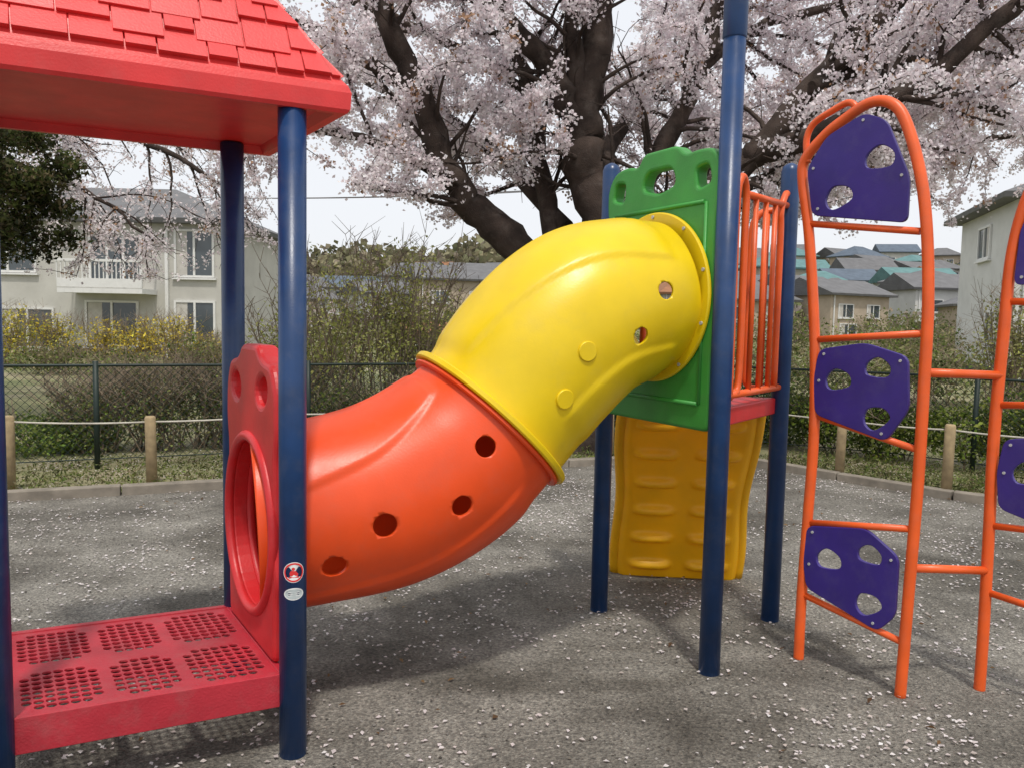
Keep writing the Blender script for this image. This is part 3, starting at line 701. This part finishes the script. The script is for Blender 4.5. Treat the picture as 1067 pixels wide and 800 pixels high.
def line_ells(path,step,rx,rz,zc_,jit=.14,seed=2):
    rd=random.Random(seed); return [((p.x+rd.uniform(-jit,jit),p.y+rd.uniform(-jit,jit),zc_*rd.uniform(.75,1.15)),(rx*rd.uniform(.75,1.2),rx*rd.uniform(.8,1.1),rz*rd.uniform(.75,1.25))) for p in along(path,step)]
bush('hedge',line_ells([(3.3,9.9),(4.5,8.9),(5.6,8.4),(8.5,6.9),(12,5)],.42,.42,.38,.42),38000,.05,[(.08,.13,.02),(.16,.23,.03),(.25,.28,.06),(.05,.07,.02)],.4,60,5)
bush('low_hedge',line_ells([(-.6,9.9),(1.0,10.6),(2.6,10.7),(3.6,10.2)],.5,.5,.40,.42),26000,.05,[(.05,.09,.02),(.10,.14,.03),(.07,.08,.03)],.5,12,6)
bush('green_shrub',[((-5.2,8.3,.18),(.75,.5,.26)),((-6.3,7.9,.18),(.8,.5,.26)),((-7.6,7.6,.18),(.8,.5,.28)),((-4.7,8.5,.16),(.5,.4,.22))],11000,.045,GR,.3,20,7)
bush('thicket_shrub',[((-4.5,8.5,.4),(.5,.45,.42)),((-3.9,8.7,.45),(.5,.45,.48)),((-3.3,9.0,.5),(.55,.5,.5)),((-2.6,9.2,.45),(.5,.5,.5))],8000,.042,DRY+GR,.1,190,8)
bush('leafy_shrub',[((-2.0,9.3,1.3),(.8,.6,1.0)),((-1.3,9.4,1.5),(.75,.6,.95)),((-2.6,9.2,1.0),(.5,.5,.75)),((-.9,9.6,1.1),(.6,.5,.75))],8000,.042,YG,.05,110,9)
bush('leafy_shrub',[((-.9,9.2,.45),(.7,.5,.42)),((-1.8,8.9,.38),(.6,.4,.38)),((-.1,9.9,.5),(.6,.5,.45))],10000,.045,GR+DRY,.2,60,10)
bush('forsythia_bush',[((-10.2,20,.8),(.7,.6,.6)),((-9.4,20.3,.85),(.6,.6,.6)),((-8.5,20,.9),(.7,.6,.65)),((-7.8,20.4,.6),(.5,.5,.45))],3800,.075,[(.80,.62,.08),(.66,.50,.06),(.34,.34,.10),(.30,.26,.12)],.05,120,12)
bush('forsythia_bush',[((-13.2,21,.9),(.8,.6,.75)),((-12.2,21.2,.85),(.7,.6,.6))],2200,.08,[(.78,.60,.06),(.42,.42,.10),(.30,.30,.10)],.1,80,13)
bush('garden_shrub',[((-14.6,22.5,.4),(.9,.8,.5)),((-11,19.0,.35),(1.2,.8,.4)),((-8.9,18.2,.3),(1.2,.8,.4)),((-6.6,17,.5),(.9,.8,.6)),((-4,16,.65),(1.3,.9,.8)),((-2,18,.9),(1.5,1,.9))],12000,.08,GR+DRY+DRY,.2,90,14)
bush('leafy_shrub',[((8.1,13,1.35),(.55,.5,.8)),((8.9,13.2,1.1),(.7,.5,.7))],4500,.055,YG+DRY,.1,70,15)
bush('garden_shrub',[((6,15.5,.45),(1.6,.9,.6)),((8.4,16,.55),(1.5,.9,.7)),((11,16,.5),(1.6,1,.7)),((3,17,.5),(1.8,1,.7)),((14,17,.6),(2,1,.8)),((5,22,.8),(2,1.2,1.0)),((8,24,.9),(2.2,1.2,1.1)),((11.5,23,.8),(2,1.2,1.0)),((15,30,1.0),(3,1.2,1.3)),((2.5,26,.8),(2.4,1.2,1.0))],26000,.10,DRY+DRY+GR,.15,160,16)
# tufts of grass and weeds along the kerb and fence
N=26000; tt=rng.random(N); idx=rng.integers(1,len(K)-2,N); Ka=np.array(K); a_=Ka[idx];b_=Ka[idx+1]; base_=a_*(1-tt[:,None])+b_*tt[:,None]
dv=(b_-a_)/np.linalg.norm(b_-a_,axis=1)[:,None]; o_=rng.random(N)**1.3*1.5+.12; P=np.zeros((N,3)); P[:,0]=base_[:,0]-dv[:,1]*o_; P[:,1]=base_[:,1]+dv[:,0]*o_; P[:,2]=rng.random(N)**2*.10+.01
cloud('weeds',P,rng.uniform(.02,.05,N),mixcols(N,GR+DRY+[(.12,.09,.06)],.2)*np.clip(np.array([.9+.8*mnoise.noise(Vector((p[0]*2,p[1]*2,0))) for p in P]),.35,1.5)[:,None],M_leaf,None,0,.35)

# ------------------------------------------------------------ houses
M_wallA=plastic('beige_render',(.50,.49,.45),.9,.08,.3,0,.25,1.5,.2); M_wallB=plastic('pale_wall',(.6,.6,.58),.9,.07,.3,0,.2,1.5,.2); M_wallC=plastic('tan_wall',(.42,.35,.27),.9,.1,.3,0,.2,1.5,.2)
def roofm(name,c):
    m=plastic(name,c,.7,.15,.2,0,.2,1.5,.3); nt=m.node_tree; b=nt.nodes['Principled BSDF']
    tc=nt.nodes.new('ShaderNodeTexCoord'); wv=nt.nodes.new('ShaderNodeTexWave'); wv.bands_direction='Z'; wv.inputs['Scale'].default_value=2.2; wv.wave_profile='SAW'
    bp=nt.nodes.new('ShaderNodeBump'); bp.inputs['Distance'].default_value=.05; nt.links.new(tc.outputs['Object'],wv.inputs['Vector']); nt.links.new(wv.outputs['Fac'],bp.inputs['Height']); nt.links.new(bp.outputs[0],b.inputs['Normal']); return m
M_rg=roofm('grey_roof_tiles',(.15,.15,.155)); M_rb=roofm('blue_grey_roof_tiles',(.11,.14,.18)); M_rt=roofm('teal_roof',(.12,.23,.23)); M_rr=roofm('rust_roof',(.30,.14,.07))
M_glass=plastic('window_glass',(.06,.075,.085),.08,.2,0,0,.1,2,.8); M_frame=plastic('window_frame',(.7,.7,.68),.5,.05,.05); M_dark=plastic('dark_trim',(.06,.05,.045),.6,.1,.1); M_curt=plastic('curtain',(.5,.48,.44),.9,.1,.3)
HM=[M_wallA,M_wallB,M_wallC,M_rg,M_rb,M_rt,M_rr,M_glass,M_frame,M_dark,M_curt]
def house(name,c,w,d,h,rot,wall,roof,wins,rh=1.5,hip=True,ov=.45,balc=None,zb_=0):
    em=empty(name,(c[0],c[1],zb_)); ax=Vector((math.cos(rot),math.sin(rot),0)); ay=Vector((-ax.y,ax.x,0)); c3=Vector((c[0],c[1],zb_))
    def Wp(x,y,z): return c3+ax*x+ay*y+Vector((0,0,z))
    g=MB(); g.box(Wp(0,0,h/2-.6),w/2,d/2,h/2+.6,ax,ay,mi=wall); g.box(Wp(0,0,.1),w/2+.03,d/2+.03,.3,ax,ay,mi=9); g.build('walls',HM,em)
    g=MB(); W2,D2=w/2+ov,d/2+ov; z0=h-.05
    e_=[Wp(-W2,-D2,z0),Wp(W2,-D2,z0),Wp(W2,D2,z0),Wp(-W2,D2,z0)]; e_2=[p+Vector((0,0,.16)) for p in e_]
    ri=(W2-D2*.9 if hip else W2); ri=max(ri,.3); r_=[Wp(-ri,0,z0+.16+rh),Wp(ri,0,z0+.16+rh)]
    g.add(e_+e_2+r_,[(0,1,2,3),(0,1,5,4),(1,2,6,5),(2,3,7,6),(3,0,4,7),(4,5,9,8),(6,7,8,9),(5,6,9),(7,4,8)],roof); g.build('roof',HM,em)
    g=MB()
    for fx,x,z,ww,hh in wins:
        if fx=='f': P_=lambda u,zz,o_: Wp(x+u,-d/2-o_,z+zz); A_,B_=ax,ay
        else: P_=lambda u,zz,o_: Wp(-w/2-o_,x+u,z+zz); A_,B_=ay,ax
        g.box(P_(0,0,.012),ww/2,.012,hh/2,A_,B_,mi=7)
        for u in (-ww/2,0,ww/2): g.box(P_(u,0,.035),.035,.03,hh/2+.03,A_,B_,mi=8)
        for zz in (-hh/2,hh/2): g.box(P_(0,zz,.032),ww/2-.03,.028,.035,A_,B_,mi=8)
        g.box(P_(-ww*.33,0,.027),ww*.14,.002,hh/2-.04,A_,B_,mi=10)
        g.box(P_(0,-hh/2-.08,.06),ww/2+.1,.055,.03,A_,B_,mi=8)
    if balc:
        x0,x1,zb,zt_=balc; xm=(x0+x1)/2; hw=(x1-x0)/2
        g.box(Wp(xm,-d/2-.55,zb),hw,.54,.08,ax,ay,mi=8); g.box(Wp(xm,-d/2-1.08,zt_),hw+.04,.04,.04,ax,ay,mi=8); g.box(Wp(xm,-d/2-1.08,zb+.24),hw,.025,.14,ax,ay,mi=8)
        n=int(hw*2/.13)
        for i in range(n+1): g.box(Wp(x0+i*hw*2/n,-d/2-1.08,(zb+.38+zt_-.04)/2),.015,.015,(zt_-.04-zb-.38)/2,ax,ay,mi=8)
        for xx in (x0,x1): g.box(Wp(xx,-d/2-.53,zt_),.03,.52,.03,ax,ay,mi=8)
        g.box(Wp(xm,-d/2-.012,zb+1.0),hw*.62,.012,.8,ax,ay,mi=7)
        for u in (-.62,-.2,.2,.62): g.box(Wp(xm+hw*u,-d/2-.035,zb+1.0),.04,.03,.83,ax,ay,mi=8)
    g.box(Wp(-w/2+.3,-d/2-.06,h/2),.04,.04,h/2-.05,ax,ay,mi=8); 
    if balc: g.box(Wp(5.45,-d/2-.06,h/2),.05,.045,h/2-.05,ax,ay,mi=8)
    g.build('windows_and_trim',HM,em)
house('apartment_house',(-16.9,30),14.8,7,4.5,0,0,3,
  [('f',6.35,3.5,1.25,1.5),('f',3.6,1.15,1.7,1.45),('f',6.35,1.25,1.3,1.35),('f',.8,.95,1.7,1.3),('f',-1.8,1.1,1.8,1.5),('f',.2,3.5,1.8,1.4)],1.5,True,.45,(2.4,5.1,2.2,3.15))
house('detached_house',(18.3,25),6.6,6,5.3,math.radians(-16),1,3,[('f',-1.9,4.4,1.5,1.2),('f',1.0,4.4,1.4,1.2),('f',-1.5,1.7,1.7,1.5),('l',0,4.3,1.3,1.0),('l',-1.2,1.6,1.0,1.0)],1.4,True,.5)
rd=random.Random(5)
cells=[]
for y in (62,70,79,88,98,109,121,134,147):
    x=-.5*y+rd.uniform(0,5)
    while x<.72*y:
        if not (y<65 and x<10): cells.append((x+rd.uniform(-1.2,1.2),y+rd.uniform(-2.5,2.5)))
        x+=rd.uniform(8,10.5) if x>5 else rd.uniform(11,16)
for x,y in cells:
    w_=rd.uniform(5.0,7.2); h_=rd.uniform(3.4,5.2)
    house('distant_house',(x,y),w_,5.5,h_-.9,rd.uniform(-.6,.6),rd.choice([0,1,1,2]),rd.choice([4,4,6,5,3,3]) if rd.random()<.45 else 3,[('f',-w_*.25,h_*.55,1.6,1.0),('f',w_*.22,h_*.55,1.4,1.0),('f',-w_*.2,1.0,1.8,1.2),('f',w_*.25,1.0,1.2,1.3)],rd.uniform(1.2,1.8),rd.random()<.5,.45,None,hz(x,y-4))
house('garden_shed',(-2.4,27),2.4,2.2,.95,.15,2,6,[('f',0,.6,.8,.5)],.35,False,.2)
xs=rng.uniform(-70,100,330); ys=rng.uniform(50,150,330); cs=[]
for x,y in zip(xs,ys):
    r=rd.uniform(.8,1.7); z=hz(x,y); k=110; d=rng.normal(size=(k,3)); d/=np.linalg.norm(d,axis=1)[:,None]
    cs.append(np.array((x,y,z+r*1.0))+d*r*np.array((1,1,1.1))*rng.random((k,1))**.4)
P=np.concatenate(cs); tone=np.repeat(rng.uniform(.6,1.3,len(cs)),110)[:,None]
cloud('distant_trees',P,rng.uniform(.25,.6,len(P)),mixcols(len(P),[(.12,.14,.06),(.22,.22,.11),(.28,.22,.16),(.11,.12,.06),(.5,.42,.42)],.15)*tone,M_leaf,None,.3,.8)

# hill of woodland
xs=rng.uniform(-190,260,52000); ys=rng.uniform(160,240,52000)
hh=np.array([max(2,17+8*mnoise.noise(Vector((x/60,1.3,0)))+5*mnoise.noise(Vector((x/14,y/14,5)))+2.5*mnoise.noise(Vector((x/4,y/4,2)))) for x,y in zip(xs,ys)])
hh*=np.clip(1-np.abs(ys-200)/70,0,1)**.5; zz=hh*rng.random(len(xs))**.3
tone=np.array([.8+.6*mnoise.noise(Vector((x/9,y/9,z/5))) for x,y,z in zip(xs,ys,zz)])[:,None]
cloud('wooded_hill',np.stack([xs,ys,zz],1),rng.uniform(1.0,2.4,len(xs)),mixcols(len(xs),[(.29,.28,.15),(.22,.23,.13),(.38,.34,.21),(.28,.23,.18)],.12)*tone,M_leaf,None,.3,.9)

# overhead wires with a utility pole
up_=empty('utility_pole',(-34,46,0)); g=MB(); g.tube([(-34,46,0),(-34,46,9)],[.16,.11],12); g.box((-34,46,8.3),.9,.05,.05)
g.build('pole',[M_kerb],up_); g=MB()
for k in range(3):
    a=Vector((-34+(k-1)*.6,46,8.4));b=Vector((26+(k-1)*.6,56,13.5)); g.tube([a.lerp(b,t)-Vector((0,0,1.6*4*t*(1-t))) for t in [i/24 for i in range(25)]],.02,5,cap=False)
g.build('wires',[M_dark],up_)
print('blossom clusters',nb1,nb2)
